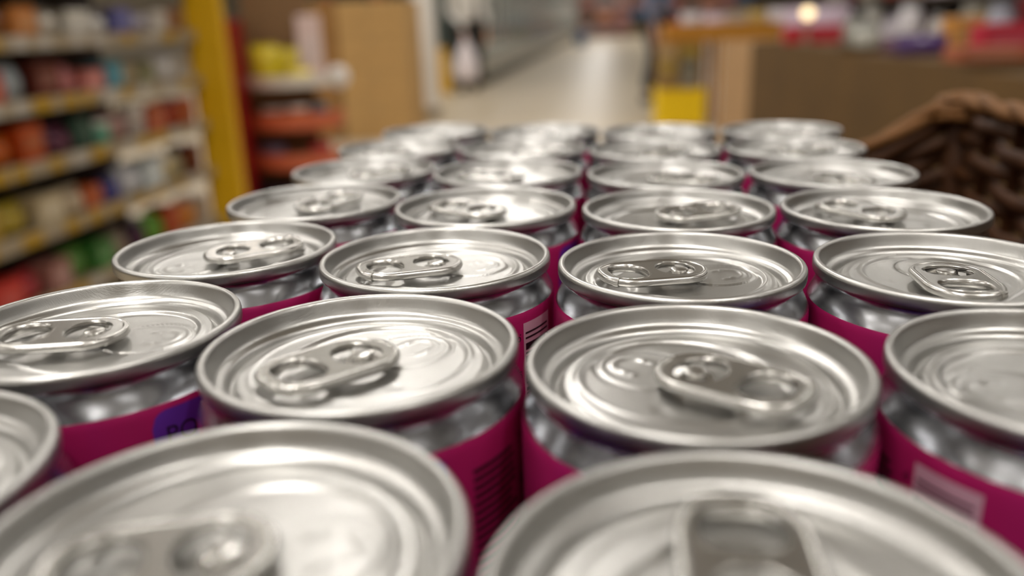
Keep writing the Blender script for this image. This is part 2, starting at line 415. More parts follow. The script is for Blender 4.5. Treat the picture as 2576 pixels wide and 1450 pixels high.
for (u, v, zt) in ((U1, V1, RIM + 0.005), (U1, V0, RIM + 0.005), (U0, V1, RIM - 0.02), (U0, V0, RIM - 0.02)):
    mb = MB().tube([rel(uv(u, v, ZB - 0.012)), rel(uv(u, v, (ZB+zt)/2)), rel(uv(u, v, zt)), rel(uv(u, v, zt + 0.003))], [0.008, 0.008, 0.008, 0.005], 8, up=(1, 0, 0))
    o = mb.build('corner_post', M['wicker'], bk, True)
    cp = MB()
    for j in range(5): cp.tube([rel(uv(u, v, zt - 0.005)) + Vector(((0.0125)*math.cos(q)*(1-.02*j), 0.0125*math.sin(q), 0.0018*j - 0.002 + 0.002*math.sin(q*2+j))) for q in (2*PI*i/20 for i in range(20))], 0.0026, 6, True)
    cp.lathe([(0.00001, 0.0065), (0.007, 0.0058), (0.0125, 0.003)], 16, rel(uv(u, v, zt)).x, rel(uv(u, v, zt)).y, 1, 1, rel(uv(u, v, zt)).z)
    cp.build('corner_wrap', M['wicker_rim'], o, True)
p = [uv(U0, V0), uv(U1, V0), uv(U1, V1), uv(U0, V1)]
vb = [rel((q[0], q[1], ZB - 0.011)) for q in p] + [rel((q[0], q[1], ZB - 0.0004)) for q in p]
mesh_obj('base_board', vb, [(3,2,1,0),(4,5,6,7),(0,1,5,4),(1,2,6,5),(2,3,7,6),(3,0,4,7)], M['wicker'], bk)
tag(bk, 'dark brown woven wicker basket with plaited rim holding the pink cans', 'basket')
TZ = ZB - 0.0125
tb = empty('display_table', uv(0.0035, 0.2375, 0), -R(10))
MB().cbox(-0.21, 0.21, -0.25, 0.25, TZ - 0.03, TZ, 0.003).build('table_top', M['wood'], tb)
MB().box(-0.18, 0.18, -0.22, 0.22, TZ - 0.1, TZ - 0.03).build('apron', M['wood'], tb)
for sx in (-1, 1):
    for sy in (-1, 1): MB().box(sx*0.175 - 0.02, sx*0.175 + 0.02, sy*0.215 - 0.02, sy*0.215 + 0.02, 0, TZ - 0.03).build('leg', M['wood'], tb)
tag(tb, 'wooden display table under the wicker basket of cans', 'table')

# ------------------------------------------------------------------ shop: frame along the aisle
def ai(s, p, z=0, o=(0, 0)):                                    # s metres along the aisle, p metres to its right
    return (o[0] + s * math.sin(AISLE) + p * math.cos(AISLE), o[1] + s * math.cos(AISLE) - p * math.sin(AISLE), z)
PCOL = {}
def pm(rgb, rough=0.4):
    k = (rgb, rough)
    if k not in PCOL: PCOL[k] = mat('print %d %d %d' % rgb, rgb, rough, noise=0.12, nscale=9)
    return PCOL[k]
M['shelf'] = mat('shelf steel', (120, 104, 78), 0.45)
M['strip'] = mat('price strip', (146, 132, 110), 0.45)
M['ytag'] = mat('yellow price tag', (160, 124, 14), 0.5)
M['wtag'] = mat('white price tag', (168, 161, 152), 0.5)
M['dark'] = mat('dark back panel', (40, 32, 26), 0.7)
M['yellow'] = mat('yellow painted panel', (206, 160, 4), 0.45)
M['red'] = mat('red panel', (150, 10, 8), 0.45)
M['white'] = mat('white plastic', (228, 224, 218), 0.4)
def darker(c, k=0.6): return tuple(int(x * k) for x in c)
def product(kind, rgb, w, d, h, loc, rz):
    if kind == 'carton':
        o = MB().cbox(-w/2, w/2, -d/2, d/2, 0, h, 0.004).build('carton', pm(rgb)); MB().box(-w*.36, w*.36, -d/2 - 0.0015, -d/2 + 0.001, h*.3, h*.7).build('front_label', pm(tuple(min(255, int(50 + x*.75)) for x in rgb)), o)
    elif kind == 'jar':
        o = MB().lathe([(0.0001, 0), (w*.46, 0), (w*.5, h*.06), (w*.5, h*.68), (w*.4, h*.8), (w*.36, h*.84)], 20).build('jar', pm(rgb, 0.2), None, True)
        MB().lathe([(w*.40, h*.82), (w*.40, h*.99), (w*.37, h), (0.0001, h)], 20).build('lid', pm(darker(rgb, .55)), o, True)
    elif kind == 'tub':
        o = MB().lathe([(0.0001, 0), (w*.40, 0), (w*.42, h*.03), (w*.5, h*.86)], 20).build('tub', pm(rgb, 0.3), None, True)
        MB().lathe([(w*.52, h*.85), (w*.53, h*.95), (w*.49, h), (0.0001, h)], 20).build('lid', pm((225, 220, 214)), o, True)
    else:                                                       # pouch: pillow bag with a crimped top seal
        v = []; f = []; nx, nz = 8, 8
        for sgn in (-1, 1):
            for j in range(nz + 1):
                for i in range(nx + 1):
                    a, b = i / nx, j / nz
                    t = d/2 * (math.sin(PI * a) ** .5) * (math.sin(PI * (0.12 + 0.86 * b)) ** .6)
                    v.append(((a - .5) * w, sgn * t, b * h * .92))
        q = (nx + 1) * (nz + 1)
        for j in range(nz):
            for i in range(nx):
                a = j * (nx + 1) + i; f.append((a, a+1, a+nx+2, a+nx+1)); f.append((q+a, q+a+nx+1, q+a+nx+2, q+a+1))
        for i in range(nx): f.append((i, q+i, q+i+1, i+1)); t = nz*(nx+1); f.append((t+i, t+i+1, q+t+i+1, q+t+i))
        o = mesh_obj('pouch', v, f, pm(rgb, 0.28), None, True)
        MB().box(-w*.48, w*.48, -0.002, 0.002, h*.9, h).build('top_seal', pm(darker(rgb, .8)), o)
    o.location = loc; o.rotation_euler = (0, 0, rz); return o
NAMES = {'carton': 'carton', 'jar': 'jar', 'tub': 'tub', 'pouch': 'bag'}
def cname(c):
    import colorsys
    h, s, v = colorsys.rgb_to_hsv(*(x / 255 for x in c)); h *= 360
    if s < .16: return 'white' if v > .72 else ('grey' if v > .3 else 'black')
    if s < .35 and v > .65: return 'cream' if 20 < h < 70 else ('pale pink' if h > 300 or h < 20 else 'pale blue')
    n = 'red' if h < 12 or h > 345 else 'orange' if h < 36 else 'yellow' if h < 66 else 'green' if h < 160 else 'teal' if h < 200 else 'blue' if h < 245 else 'purple' if h < 300 else 'pink'
    if n == 'orange' and v < .62: n = 'brown'
    return ('dark ' if v < .45 else '') + n

# long shelving on the left
SH0 = (-1.59, 2.60)
sh = empty('shelving_unit', (SH0[0], SH0[1], 0), -AISLE)         # local +y runs along the aisle, +x into the aisle
Y0s, Y1s = -1.25, 1.36
levels = [0.09, 0.325, 0.545, 0.745, 0.945, 1.20]
MB().box(-0.50, -0.47, Y0s, Y1s, 0, 1.9).build('back_panel', M['dark'], sh)
MB().box(-0.47, 0.0, Y0s, Y1s, 0, 0.04).build('plinth', M['dark'], sh)
for yy in (Y0s - 0.03, 0.05): MB().box(-0.47, -0.43, yy, yy + 0.03, 0, 1.9).build('upright', M['shelf'], sh)
rng = random.Random(11)
for k, z in enumerate(levels):
    s_ = MB().box(-0.47, 0.0, Y0s, Y1s, z - 0.02, z).build('shelf', M['shelf'], sh)
    MB().box(0.0, 0.008, Y0s, Y1s, z - 0.04, z + 0.008).build('price_strip', M['strip'], s_)
    y = Y0s + 0.05
    while y < Y1s - 0.12:
        wd = rng.choice((0.06, 0.08, 0.10))
        MB().box(0.008, 0.010, y, y + wd, z - 0.037, z + 0.004).build('price_tag', M['ytag'] if rng.random() < .55 else M['wtag'], s_); y += wd + rng.choice((0.03, 0.06, 0.12))
tag(sh, 'long steel shelving with yellow and white price strips on the left', 'shelf')
STOCK = {   # shelf level: products from near the camera to the yellow post
 4: [('carton',(120,72,30),.13,.11),('carton',(214,140,60),.12,.10),('jar',(120,70,34),.08,.11),('carton',(196,120,50),.12,.11),('pouch',(205,196,180),.15,.11),('carton',(214,208,196),.13,.10),('pouch',(222,218,210),.14,.10),('carton',(96,96,160),.12,.11),('pouch',(168,160,168),.13,.10),('carton',(204,196,186),.13,.10),('carton',(140,84,40),.12,.11)],
 3: [('pouch',(90,140,170),.13,.14),('carton',(190,70,40),.12,.12),('pouch',(188,200,208),.14,.15),('carton',(96,32,18),.12,.14),('pouch',(214,130,130),.14,.12),('carton',(206,120,110),.12,.09),('carton',(64,140,160),.12,.12),('pouch',(196,176,140),.13,.12),('carton',(150,150,110),.12,.10),('pouch',(226,222,220),.16,.14),('carton',(212,208,204),.12,.12)],
 2: [('carton',(216,96,20),.15,.14),('pouch',(226,110,30),.14,.13),('carton',(206,80,20),.13,.14),('pouch',(96,36,66),.16,.12),('carton',(20,70,56),.13,.13),('tub',(120,196,170),.10,.10),('pouch',(206,160,150),.15,.12),('tub',(226,214,208),.11,.14),('carton',(206,96,60),.13,.13),('pouch',(190,64,30),.15,.13),('carton',(214,100,60),.13,.13)],
 1: [('carton',(200,160,40),.13,.13),('pouch',(206,180,60),.15,.12),('carton',(204,186,150),.13,.12),('pouch',(196,176,146),.14,.12),('carton',(226,100,40),.11,.09),('jar',(70,66,130),.10,.12),('pouch',(210,210,214),.15,.14),('carton',(206,214,216),.13,.13),('tub',(228,206,150),.11,.13),('pouch',(218,204,160),.14,.12),('carton',(110,32,20),.12,.14)],
 0: [('carton',(196,30,20),.15,.13),('pouch',(190,50,60),.15,.12),('carton',(176,120,110),.14,.12),('pouch',(96,150,60),.15,.13),('carton',(60,130,50),.14,.12),('pouch',(170,150,130),.15,.12),('jar',(80,40,70),.11,.13),('pouch',(110,170,50),.16,.14),('carton',(206,70,20),.13,.14),('pouch',(226,140,50),.15,.14),('carton',(190,170,150),.13,.13)]}
LEV = {4: 'second shelf from the top', 3: 'third shelf from the top', 2: 'third shelf from the floor', 1: 'second shelf from the floor', 0: 'lowest shelf'}
for k, items in STOCK.items():
    y = -0.14
    used = []
    scale = (Y1s - 0.02 - y) / sum(i[2] + 0.012 for i in items)
    for j, (kind, rgb, wd, hh) in enumerate(items):
        wd2 = wd * scale; yc = y + wd2 / 2 + 0.006; y += wd2 + 0.012 * scale
        dd = wd2 * .9 if kind in ('jar', 'tub') else 0.11
        p = ai(yc, -0.012 - dd / 2 - rng.random() * 0.03, levels[k] + 0.0005, SH0)
        rgb = tuple(int(c * .88) for c in rgb)
        o = product(kind, rgb, wd2, dd, hh * .88, p, R(90) - AISLE + R(rng.uniform(-6, 6)))
        n = len(items) - j
        tag(o, '%s %s on the %s, %s from the yellow post' % (cname(rgb), NAMES[kind], LEV[k], ORD[n - 1]), NAMES[kind], 'goods on the left shelving')
yp = empty('end_post', ai(1.37, 0.06, 0, SH0), -AISLE)
MB().cbox(-0.105, 0.065, 0.0, 0.06, 0.0, 2.0, 0.006).build('post', M['yellow'], yp)
MB().box(-0.115, 0.075, -0.004, 0.07, 0, 0.03).build('foot_plate', M['dark'], yp)
tag(yp, 'broad bright yellow post closing the left shelving', 'post')

# red end display with half-round tiers behind the yellow post
ec = empty('end_display', ai(1.98, 0.14, 0, SH0), -AISLE + R(14))
MB().cbox(-0.30, -0.22, -0.22, 0.30, 0, 1.0, 0.004).build('side_panel', M['red'], ec)
MB().box(-0.22, 0.14, 0.28, 0.30, 0, 1.35).build('back_panel', mat('endcap back', (120, 90, 56), 0.7), ec)
M['coral'] = mat('coral tray', (204, 104, 70), 0.45); M['navy'] = mat('navy tray', (26, 28, 62), 0.5)
def half_round(z0, z1, r, m, name, parent):
    n = 24; v = []; f = []
    for i in range(n + 1):
        a = PI + PI * i / n
        for rr, z in ((r, z0), (r * 1.04, z1), (r * 0.99, z1), (r * 0.95, z0 + 0.01)): v.append((rr * math.cos(a), rr * math.sin(a) * .95 + 0.26, z))
    for i in range(n):
        for k in range(3): a = i*4+k; f.append((a, a+4, a+5, a+1))
    q = len(v); v += [((r*.95) * math.cos(PI + PI*i/n), r*.95 * math.sin(PI + PI*i/n) * .95 + .26, z0 + 0.01) for i in range(n + 1)]
    f.append(tuple(range(q, q + n + 1)))
    o = mesh_obj(name, v, f, m, parent); o.location = (0.02, 0, 0); return o
half_round(0.03, 0.10, 0.27, M['navy'], 'lower_tray', ec)
half_round(0.20, 0.285, 0.27, M['coral'], 'middle_tray', ec)
half_round(0.415, 0.50, 0.265, M['coral'], 'upper_tray', ec)
half_round(0.64, 0.70, 0.26, M['white'], 'top_tray', ec)
tag(ec, 'red end display with half-round coral trays behind the yellow post', 'display')
def on_ec(x, y, z): v = ec.matrix_world; return tuple(Matrix.Translation(ec.location) @ Matrix.Rotation(-AISLE + R(14), 4, 'Z') @ Vector((x, y, z)))
EC = [('pouch', (206, 186, 40), .15, .08, .22, -.10, .15, .651, 'yellow bag standing at the left of the top white tray'),
      ('pouch', (188, 168, 30), .12, .07, .20, .02, .17, .651, 'olive yellow bag in the middle of the top white tray'),
      ('carton', (214, 190, 186), .13, .08, .36, .14, .225, .651, 'tall pale pink carton at the right of the top white tray'),
      ('pouch', (220, 200, 90), .12, .06, .09, .09, .09, .651, 'small pale yellow bag at the front of the top white tray'),
      ('tub', (206, 110, 60), .13, .13, .10, -.09, .17, .426, 'orange tub at the left of the upper coral tray'),
      ('tub', (226, 120, 40), .12, .12, .11, .05, .11, .426, 'bright orange tub in the middle of the upper coral tray'),
      ('jar', (120, 130, 142), .09, .09, .13, .16, .20, .426, 'grey blue jar at the right of the upper coral tray'),
      ('pouch', (120, 110, 140), .14, .07, .12, -.12, .185, .211, 'mauve bag at the left of the middle coral tray'),
      ('carton', (70, 22, 20), .15, .09, .07, .02, .12, .211, 'dark maroon carton in the middle of the middle coral tray'),
      ('pouch', (190, 44, 56), .11, .06, .12, .155, .16, .211, 'crimson bag at the right of the middle coral tray')]
for kind, rgb, a, b, c_, x, y, z, lb in EC:
    o = product(kind, rgb, a, b, c_, on_ec(x, y, z), -AISLE + R(14 + x * 30)); tag(o, lb, NAMES[kind], 'goods on the red end display')
ws = empty('bokeh_disc', (-0.98, 5.0, 0))  # white disc and stand added in place of a blurred spot of light
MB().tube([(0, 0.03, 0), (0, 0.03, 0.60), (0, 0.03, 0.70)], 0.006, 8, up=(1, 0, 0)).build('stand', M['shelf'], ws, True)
d = MB().lathe([(0.00001, -0.006), (0.062, -0.006), (0.066, 0), (0.062, 0.006), (0.00001, 0.006)], 32).build('disc', mat('white bokeh', (240, 236, 232), 0.5), ws, True)
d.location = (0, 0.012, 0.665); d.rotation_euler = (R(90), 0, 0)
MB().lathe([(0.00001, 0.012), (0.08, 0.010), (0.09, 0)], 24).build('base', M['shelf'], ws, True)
tag(ws, 'white disc on a thin stand beside the end display, added as a light spot', 'sign')

# stacked brown cartons
M['kraft'] = mat('kraft card', (186, 148, 92), 0.75, noise=0.12, nscale=6)
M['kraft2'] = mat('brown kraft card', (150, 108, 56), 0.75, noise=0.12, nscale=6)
M['tape'] = mat('packing tape', (170, 138, 92), 0.3)
base = (-1.80, 7.35)
def carton(x0, x1, y0, y1, z0, z1, m, lb, o):
    t = empty('shipping_carton', ai((y0+y1)/2, (x0+x1)/2, z0, o), -AISLE)
    a, b = (x1-x0)/2, (y1-y0)/2; h = z1 - z0
    MB().cbox(-a, a, -b, b, 0, h, 0.006).build('box', m, t)
    MB().box(-0.03, 0.03, -b - 0.0015, b + 0.0015, h - 0.06, h + 0.0012).build('tape_strip', M['tape'], t)
    MB().box(-a + 0.02, a - 0.02, -b - 0.001, -b, h*.48, h*.50).build('fold_seam', M['kraft2'], t)
    tag(t, lb, 'box', 'stacked cartons by the white pillar'); return t
hh = 0.285
for r_ in range(4):
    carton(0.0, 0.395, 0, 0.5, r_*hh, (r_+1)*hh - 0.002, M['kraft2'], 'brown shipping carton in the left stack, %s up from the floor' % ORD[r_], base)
    carton(0.41, 0.99, -0.02, 0.55, r_*hh, (r_+1)*hh - 0.002, M['kraft'], 'tan shipping carton in the right stack by the white pillar, %s up' % ORD[r_], base)
M['leaf'] = mat('leaf green', (86, 136, 60), 0.5, noise=0.3, nscale=10)
def herb(loc, lb, seed):
    t = empty('potted_herb', loc); rr = random.Random(seed)
    MB().lathe([(0.0001, 0), (0.055, 0), (0.075, 0.06), (0.07, 0.06), (0.05, 0.02)], 20).build('pot', pm((150, 96, 60)), t, True)
    for k in range(16):
        a = rr.uniform(0, 2*PI); r_ = rr.uniform(0.02, 0.13); z = rr.uniform(0.07, 0.2); wv = Vector((-math.sin(a), math.cos(a), 0)) * 0.03
        c = Vector((r_ * math.cos(a), r_ * math.sin(a), z)); tip = c + Vector((0.07 * math.cos(a), 0.07 * math.sin(a), 0.01)); st = Vector((0.01*math.cos(a), .01*math.sin(a), 0.05))
        v = [st, c - wv, c + wv, tip, c + Vector((0, 0, 0.008))]
        mesh_obj('leaf', v, [(0, 1, 4), (0, 4, 2), (1, 3, 4), (4, 3, 2)], M['leaf'], t)
    tag(t, lb, 'plant', 'herbs on the carton stacks')
herb(ai(0.2, 0.25, 4*hh, base), 'leafy green potted herb on the left carton stack', 1)
herb(ai(0.2, 0.72, 4*hh, base), 'leafy green potted herb on the right carton stack', 2)

# white pillar
wp = empty('shop_pillar', (-0.80, 8.75, 0), -AISLE)
MB().cbox(-0.10, 0.10, -0.10, 0.10, 0.0, CEIL - 0.001, 0.008).build('shaft', M['white'], wp); MB().box(-0.11, 0.11, -0.11, 0.11, 0, 0.12).build('skirting', M['strip'], wp)
tag(wp, 'slender white square pillar beside the stacked cartons', 'pillar')

# ------------------------------------------------------------------ people far down the aisle
def skin_mesh(name, pts, edges, m, parent, root=0, sub=2):
    me = bpy.data.meshes.new(name); me.from_pydata([p[:3] for p in pts], edges, []); me.update()
    ob = bpy.data.objects.new(name, me); C.objects.link(ob)
    ob.modifiers.new('Skin', 'SKIN')
    sv = me.skin_vertices[0].data
    for i, p in enumerate(pts):
        r_ = p[3]; sv[i].radius = (r_, r_) if not isinstance(r_, tuple) else r_; sv[i].use_root = (i == root)
    sm = ob.modifiers.new('Sub', 'SUBSURF'); sm.levels = sub
    dg = bpy.context.evaluated_depsgraph_get(); me2 = bpy.data.meshes.new_from_object(ob.evaluated_get(dg))
    bpy.data.objects.remove(ob); me2.name = name
    me2.materials.clear(); me2.materials.append(m); me2.polygons.foreach_set('use_smooth', [True] * len(me2.polygons))
    o = bpy.data.objects.new(name, me2); C.objects.link(o); o.parent = parent; return o
M['skin'] = mat('skin', (206, 160, 132), 0.5)
def person(loc, rz, top_rgb, leg_rgb, hair_rgb, lb, stride=0.0, hand_in=0.0, lw=1.0):
    t = empty('person', loc, rz)                                # faces -y
    # joints: x right, y depth, z up
    lk, la = (-0.10, -stride*.45, .50), (-0.10, -stride + 0.02, .09); rk, ra = (.10, stride*.25, .50), (.10, stride, .09 + abs(stride)*.2)
    hl = (-0.27 + hand_in, -0.06 - hand_in * .5, .80); hr = (.27, -0.05, .80)
    P = [(0, 0, .95, .13), (0, 0, 1.10, .12), (0, .01, 1.28, .14), (0, .01, 1.42, .10), (0, 0, 1.50, .05), (0, -.02, 1.57, .07), (0, -.025, 1.66, .09), (0, -.02, 1.73, .06),
         (-.10, 0, .90, .085), (*lk, .058), (*la, .04), (.10, 0, .90, .085), (*rk, .058), (*ra, .04),
         (-.19, .01, 1.40, .055), (-.25, .02, 1.10, .042), (*hl, .03), (.19, .01, 1.40, .055), (.25, .02, 1.10, .042), (*hr, .03),
         (la[0], la[1] - .14, la[2] - .05, .035), (ra[0], ra[1] - .14, ra[2] - .05, .035)]
    E_ = [(0,1),(1,2),(2,3),(3,4),(4,5),(5,6),(6,7),(0,8),(8,9),(9,10),(0,11),(11,12),(12,13),(3,14),(14,15),(15,16),(3,17),(17,18),(18,19),(10,20),(13,21)]
    for base_, h_ in ((16, hl), (19, hr)):
        n = len(P); P.append((h_[0], h_[1], h_[2] - .06, .028)); E_.append((base_, n))
        for fi, (dx, ln) in enumerate(((-.03, .07), (-.01, .085), (.01, .08), (.028, .06))):
            q = len(P); P.append((h_[0] + dx*.8, h_[1] - .005, h_[2] - .09, .010)); P.append((h_[0] + dx, h_[1] - .02, h_[2] - .09 - ln, .008)); E_ += [(n, q), (q, q + 1)]
        q = len(P); P.append((h_[0], h_[1] - .04, h_[2] - .06, .010)); P.append((h_[0], h_[1] - .055, h_[2] - .10, .009)); E_ += [(n, q), (q, q + 1)]
    skin_mesh('body', P, E_, M['skin'], t)
    T = [(0, 0, .90, .16), (0, 0, 1.08, .15), (0, .01, 1.28, .165), (0, .01, 1.42, .125), (0, 0, 1.48, .07), (-.19, .01, 1.40, .072), (-.25, .02, 1.10, .058), (hl[0], hl[1], hl[2] + .05, .042), (.19, .01, 1.40, .072), (.25, .02, 1.10, .058), (hr[0], hr[1], hr[2] + .05, .042)]
    skin_mesh('shirt', T, [(0,1),(1,2),(2,3),(3,4),(3,5),(5,6),(6,7),(3,8),(8,9),(9,10)], mat('shirt cloth', top_rgb, 0.8, noise=.1, nscale=8), t)
    L_ = [(0, 0, .97, .15), (-.10, 0, .88, .105*lw), (*lk, .078*lw), (la[0], la[1], la[2] + .02, .062*lw), (.10, 0, .88, .105*lw), (*rk, .078*lw), (ra[0], ra[1], ra[2] + .02, .062*lw)]
    skin_mesh('trousers', L_, [(0,1),(1,2),(2,3),(0,4),(4,5),(5,6)], mat('trouser cloth', leg_rgb, 0.8, noise=.1, nscale=8), t)
    for q in (la, ra): MB().cbox(q[0] - .045, q[0] + .045, q[1] - .19, q[1] + .07, q[2] - .09, q[2] + .005, .025).build('shoe', pm((30, 28, 28)), t, True)
    hr_ = MB().lathe([(0.0001, .115), (.06, .10), (.095, .05), (.10, -.01), (.09, -.06)], 20, 0, .01, 1, 1.12, 1.68).build('hair', pm(hair_rgb), t, True)
    for sx in (-1, 1): MB().lathe([(0.0001, .013), (.011, .006), (.013, 0), (.011, -.006), (.0001, -.013)], 10, sx*.034, -.105, 1, .6, 1.655).build('eye', pm((30, 26, 24)), t, True)
    MB().tube([(0, -.108, 1.66), (0, -.128, 1.625), (0, -.108, 1.615)], [.008, .014, .008], 6).build('nose', M['skin'], t, True)
    MB().box(-.025, .025, -.101, -.092, 1.578, 1.588).build('mouth', pm((150, 80, 76)), t)
    return tag(t, lb, 'person')
person((-0.52, 12.35, 0), R(4), (224, 220, 214), (34, 34, 32), (60, 44, 30), 'person in a white top and black trousers holding a white carrier bag', 0.06, 0.22, 1.75)
cb = empty('carrier_bag', (-0.54, 12.02, 0.155))
v = []; f = []; n = 20; prof = [(.02, 0), (.14, .01), (.17, .10), (.165, .22), (.13, .36), (.08, .47), (.06, .52)]
bag = MB().lathe(prof, n, 0, 0, 1, .55).build('bag', mat('white plastic bag', (236, 226, 230), 0.35), cb, True)
for sx in (-1, 1): MB().tube([(sx*.05, -.02, .50), (sx*.035, -.02, .56), (0, -.01, .60), (-sx*.0, .02, .60)], .012, 6, up=(0, 1, 0)).build('handle', bag.data.materials[0], cb, True)
tag(cb, 'bulging white plastic carrier bag hanging at the person in black trousers', 'bag')
person((1.635, 9.15, 0), R(60), (110, 118, 142), (22, 28, 40), (40, 30, 24), 'person in a blue-grey top and dark trousers half hidden by the yellow display', 0.14, 0.0, 1.5)
fs = empty('floor_sign', (-0.92, 12.1, 0), R(8))
for sy in (-1, 1):
    v = [(-.15, sy*.16, 0), (.15, sy*.16, 0), (.10, sy*.02, .62), (-.10, sy*.02, .62)]; v += [(a, b + sy*.02, c) for a, b, c in v]
    mesh_obj('panel', v, [(0,1,2,3),(7,6,5,4),(0,4,5,1),(1,5,6,2),(2,6,7,3),(3,7,4,0)], mat('yellow sign', (206, 156, 10), 0.4), fs)
MB().box(-.06, .06, -.04, .04, .60, .65).build('hinge', M['dark'], fs)
tag(fs, 'yellow folding floor sign left of the person with the carrier bag', 'sign')

# ------------------------------------------------------------------ chilled cabinets down the far aisle
M['case'] = mat('cabinet grey', (150, 150, 142), 0.4); M['plinth'] = mat('cabinet plinth', (74, 72, 62), 0.5); M['bumper'] = mat('light panel', (176, 172, 158), 0.4)
M['glass'] = mat('cabinet glass', (150, 168, 168), 0.08, 0.0, spec=0.8); M['lampw'] = mat('cabinet lamp', (214, 240, 236), 0.5, emit=3.0)
FZ = (-0.25, 13.2)
def cabinet(k):
    t = empty('chilled_cabinet', ai(k * 3.7, -0.02, 0, FZ), -AISLE)
    L_ = 3.66
    MB().box(-0.9, -0.02, 0, L_, 0, 0.17).build('plinth', M['plinth'], t)
    MB().cbox(-0.9, 0.0, 0, L_, 0.17, 0.42, 0.01).build('bumper_panel', M['bumper'], t)
    MB().box(-0.9, -0.82, 0, L_, 0.42, 1.95).build('back', M['case'], t)
    MB().box(-0.9, -0.05, 0, L_, 1.95, 2.1).build('canopy', M['case'], t)
    MB().box(-0.16, -0.10, 0.05, L_ - 0.05, 1.90, 1.945).build('lamp_tube', M['lampw'], t)
    for j in range(4):
        fr = MB().box(-0.06, -0.03, j*L_/4 + .01, j*L_/4 + .05, 0.42, 1.95).box(-0.06, -0.03, (j+1)*L_/4 - .05, (j+1)*L_/4 - .01, 0.42, 1.95).box(-0.06, -0.03, j*L_/4 + .05, (j+1)*L_/4 - .05, 0.42, 0.47).box(-0.06, -0.03, j*L_/4 + .05, (j+1)*L_/4 - .05, 1.90, 1.95).build('door', M['case'], t)
        MB().box(-0.05, -0.042, j*L_/4 + .05, (j+1)*L_/4 - .05, 0.47, 1.90).build('pane', M['glass'], fr)
        MB().tube([(-0.02, j*L_/4 + .09, .9), (0.0, j*L_/4 + .09, .95), (0.0, j*L_/4 + .09, 1.35), (-0.02, j*L_/4 + .09, 1.4)], .012, 6, up=(0, 1, 0)).build('handle', M['white'], fr, True)
    tag(t, 'grey glass-door chilled cabinet on the far left, %s along the aisle' % ORD[k], 'cabinet', 'chilled cabinets down the aisle')
for k in range(8): cabinet(k)
# far shelves that close the aisle
fr = empty('far_shelving', ai(0, 0, 0, (3.4, 44.0)), -AISLE)
MB().box(-0.4, 9.5, 0.5, 0.55, 0, 2.4).build('back_panel', mat('far back', (128, 116, 104), 0.7), fr)
for z in (0.1, 0.75, 1.4, 2.0): MB().box(-0.4, 9.5, 0, 0.5, z - .04, z).build('shelf', M['shelf'], fr)
tag(fr, 'distant shelving closing the end of the aisle', 'shelf')
FAR = [(150, 96, 88), (128, 104, 60), (170, 110, 104), (150, 130, 130), (160, 84, 76), (60, 92, 130), (176, 130, 124), (120, 84, 70), (170, 160, 160), (150, 100, 96), (190, 120, 90)]
for li, z in enumerate((0.1, 0.75, 1.4)):
    for j in range(11):
        rgb = FAR[(j * 3 + li * 4) % len(FAR)]
        o = product('carton', rgb, .72, .34, .42 + .1 * ((j + li) % 2), ai(0.2, -0.0 + j * .86, z + .001, (3.4, 44.0)), -AISLE)
        tag(o, 'blurred %s carton on the distant shelving, %s shelf up, %s from left' % (cname(rgb), ORD[li], ORD[j]), 'carton', 'cartons on the distant shelving')
bl = MB().lathe([(0.0001, 0), (.17, 0), (.2, .05), (.21, .4), (.19, .42), (.0001, .42)], 24).build('blue_drum', pm((64, 100, 140)), None, True); bl.location = (2.75, 31.0, 0.0)
MB().lathe([(.215, .40), (.215, .45), (.0001, .46)], 24).build('lid', pm((50, 80, 120)), bl, True); tag(bl, 'small blue drum standing before the chilled cabinets', 'drum')

# ------------------------------------------------------------------ yellow display on the right of the aisle
yd = empty('promo_display', (1.34, 7.45, 0), R(-4))
MB().cbox(0, .42, 0, .4, .0, .335, .006).build('yellow_base', mat('bright yellow card', (255, 214, 0), 0.5), yd)
MB().box(.02, .40, .02, .38, .335, .72).build('core', M['kraft2'], yd)
tag(yd, 'cardboard promotional display with a bright yellow base on the right', 'display')
PD = [((150, 118, 60), 0), ((128, 124, 110), 1), ((170, 140, 60), 0), ((110, 110, 96), 1), ((180, 150, 100), 0), ((150, 124, 40), 1)]
for i, (rgb, _) in enumerate(PD):
    x, z = .075 + (i % 2) * .19, .345 + (i // 2) * .125
    MB().box(x - .085 + (0 if i % 2 else -.0), x + .085, -.03, .02, z - .008, z).build('ledge', M['kraft'], yd)
    c, s = math.cos(R(-4)), math.sin(R(-4)); lx, ly = x, -.008
    o = product('carton', rgb, .16, .04, .10, (1.34 + lx*c - ly*s, 7.45 + lx*s + ly*c, z + .0005), R(-4))
    tag(o, '%s carton on the yellow-based display, %s %s' % (cname(rgb), ['lower', 'middle', 'upper'][i // 2], ['left', 'right'][i % 2]), 'carton', 'cartons on the yellow-based display')
tr = empty('orange_tray', (1.42, 7.50, .725), R(-4))
M['otray'] = mat('orange brown tray', (188, 128, 34), 0.5, noise=.1, nscale=5)
MB().box(0, 1.12, 0, .5, 0, .012).build('bottom', M['otray'], tr)
for nm, b in (('front_board', (0, 1.12, 0, .012, .012, .15)), ('back_board', (0, 1.12, .488, .5, .012, .15)), ('end_board', (0, .012, .012, .488, .012, .15)), ('end_board', (1.108, 1.12, .012, .488, .012, .15))):
    MB().box(*b).build(nm, M['otray'], tr)
for x in (.45, 1.05): 
    for y in (.06, .44): MB().box(x - .02, x + .02, y - .02, y + .02, -.725, 0).build('leg', M['otray'], tr)
tag(tr, 'long orange-brown tray above the yellow-based display', 'tray')
TG = [('carton', (226, 110, 80), .10, .16), ('pouch', (206, 196, 196), .2, .24), ('pouch', (212, 190, 196), .2, .22), ('carton', (200, 186, 170), .18, .22), ('pouch', (190, 160, 90), .18, .24), ('pouch', (214, 204, 206), .2, .25)]
x = .02
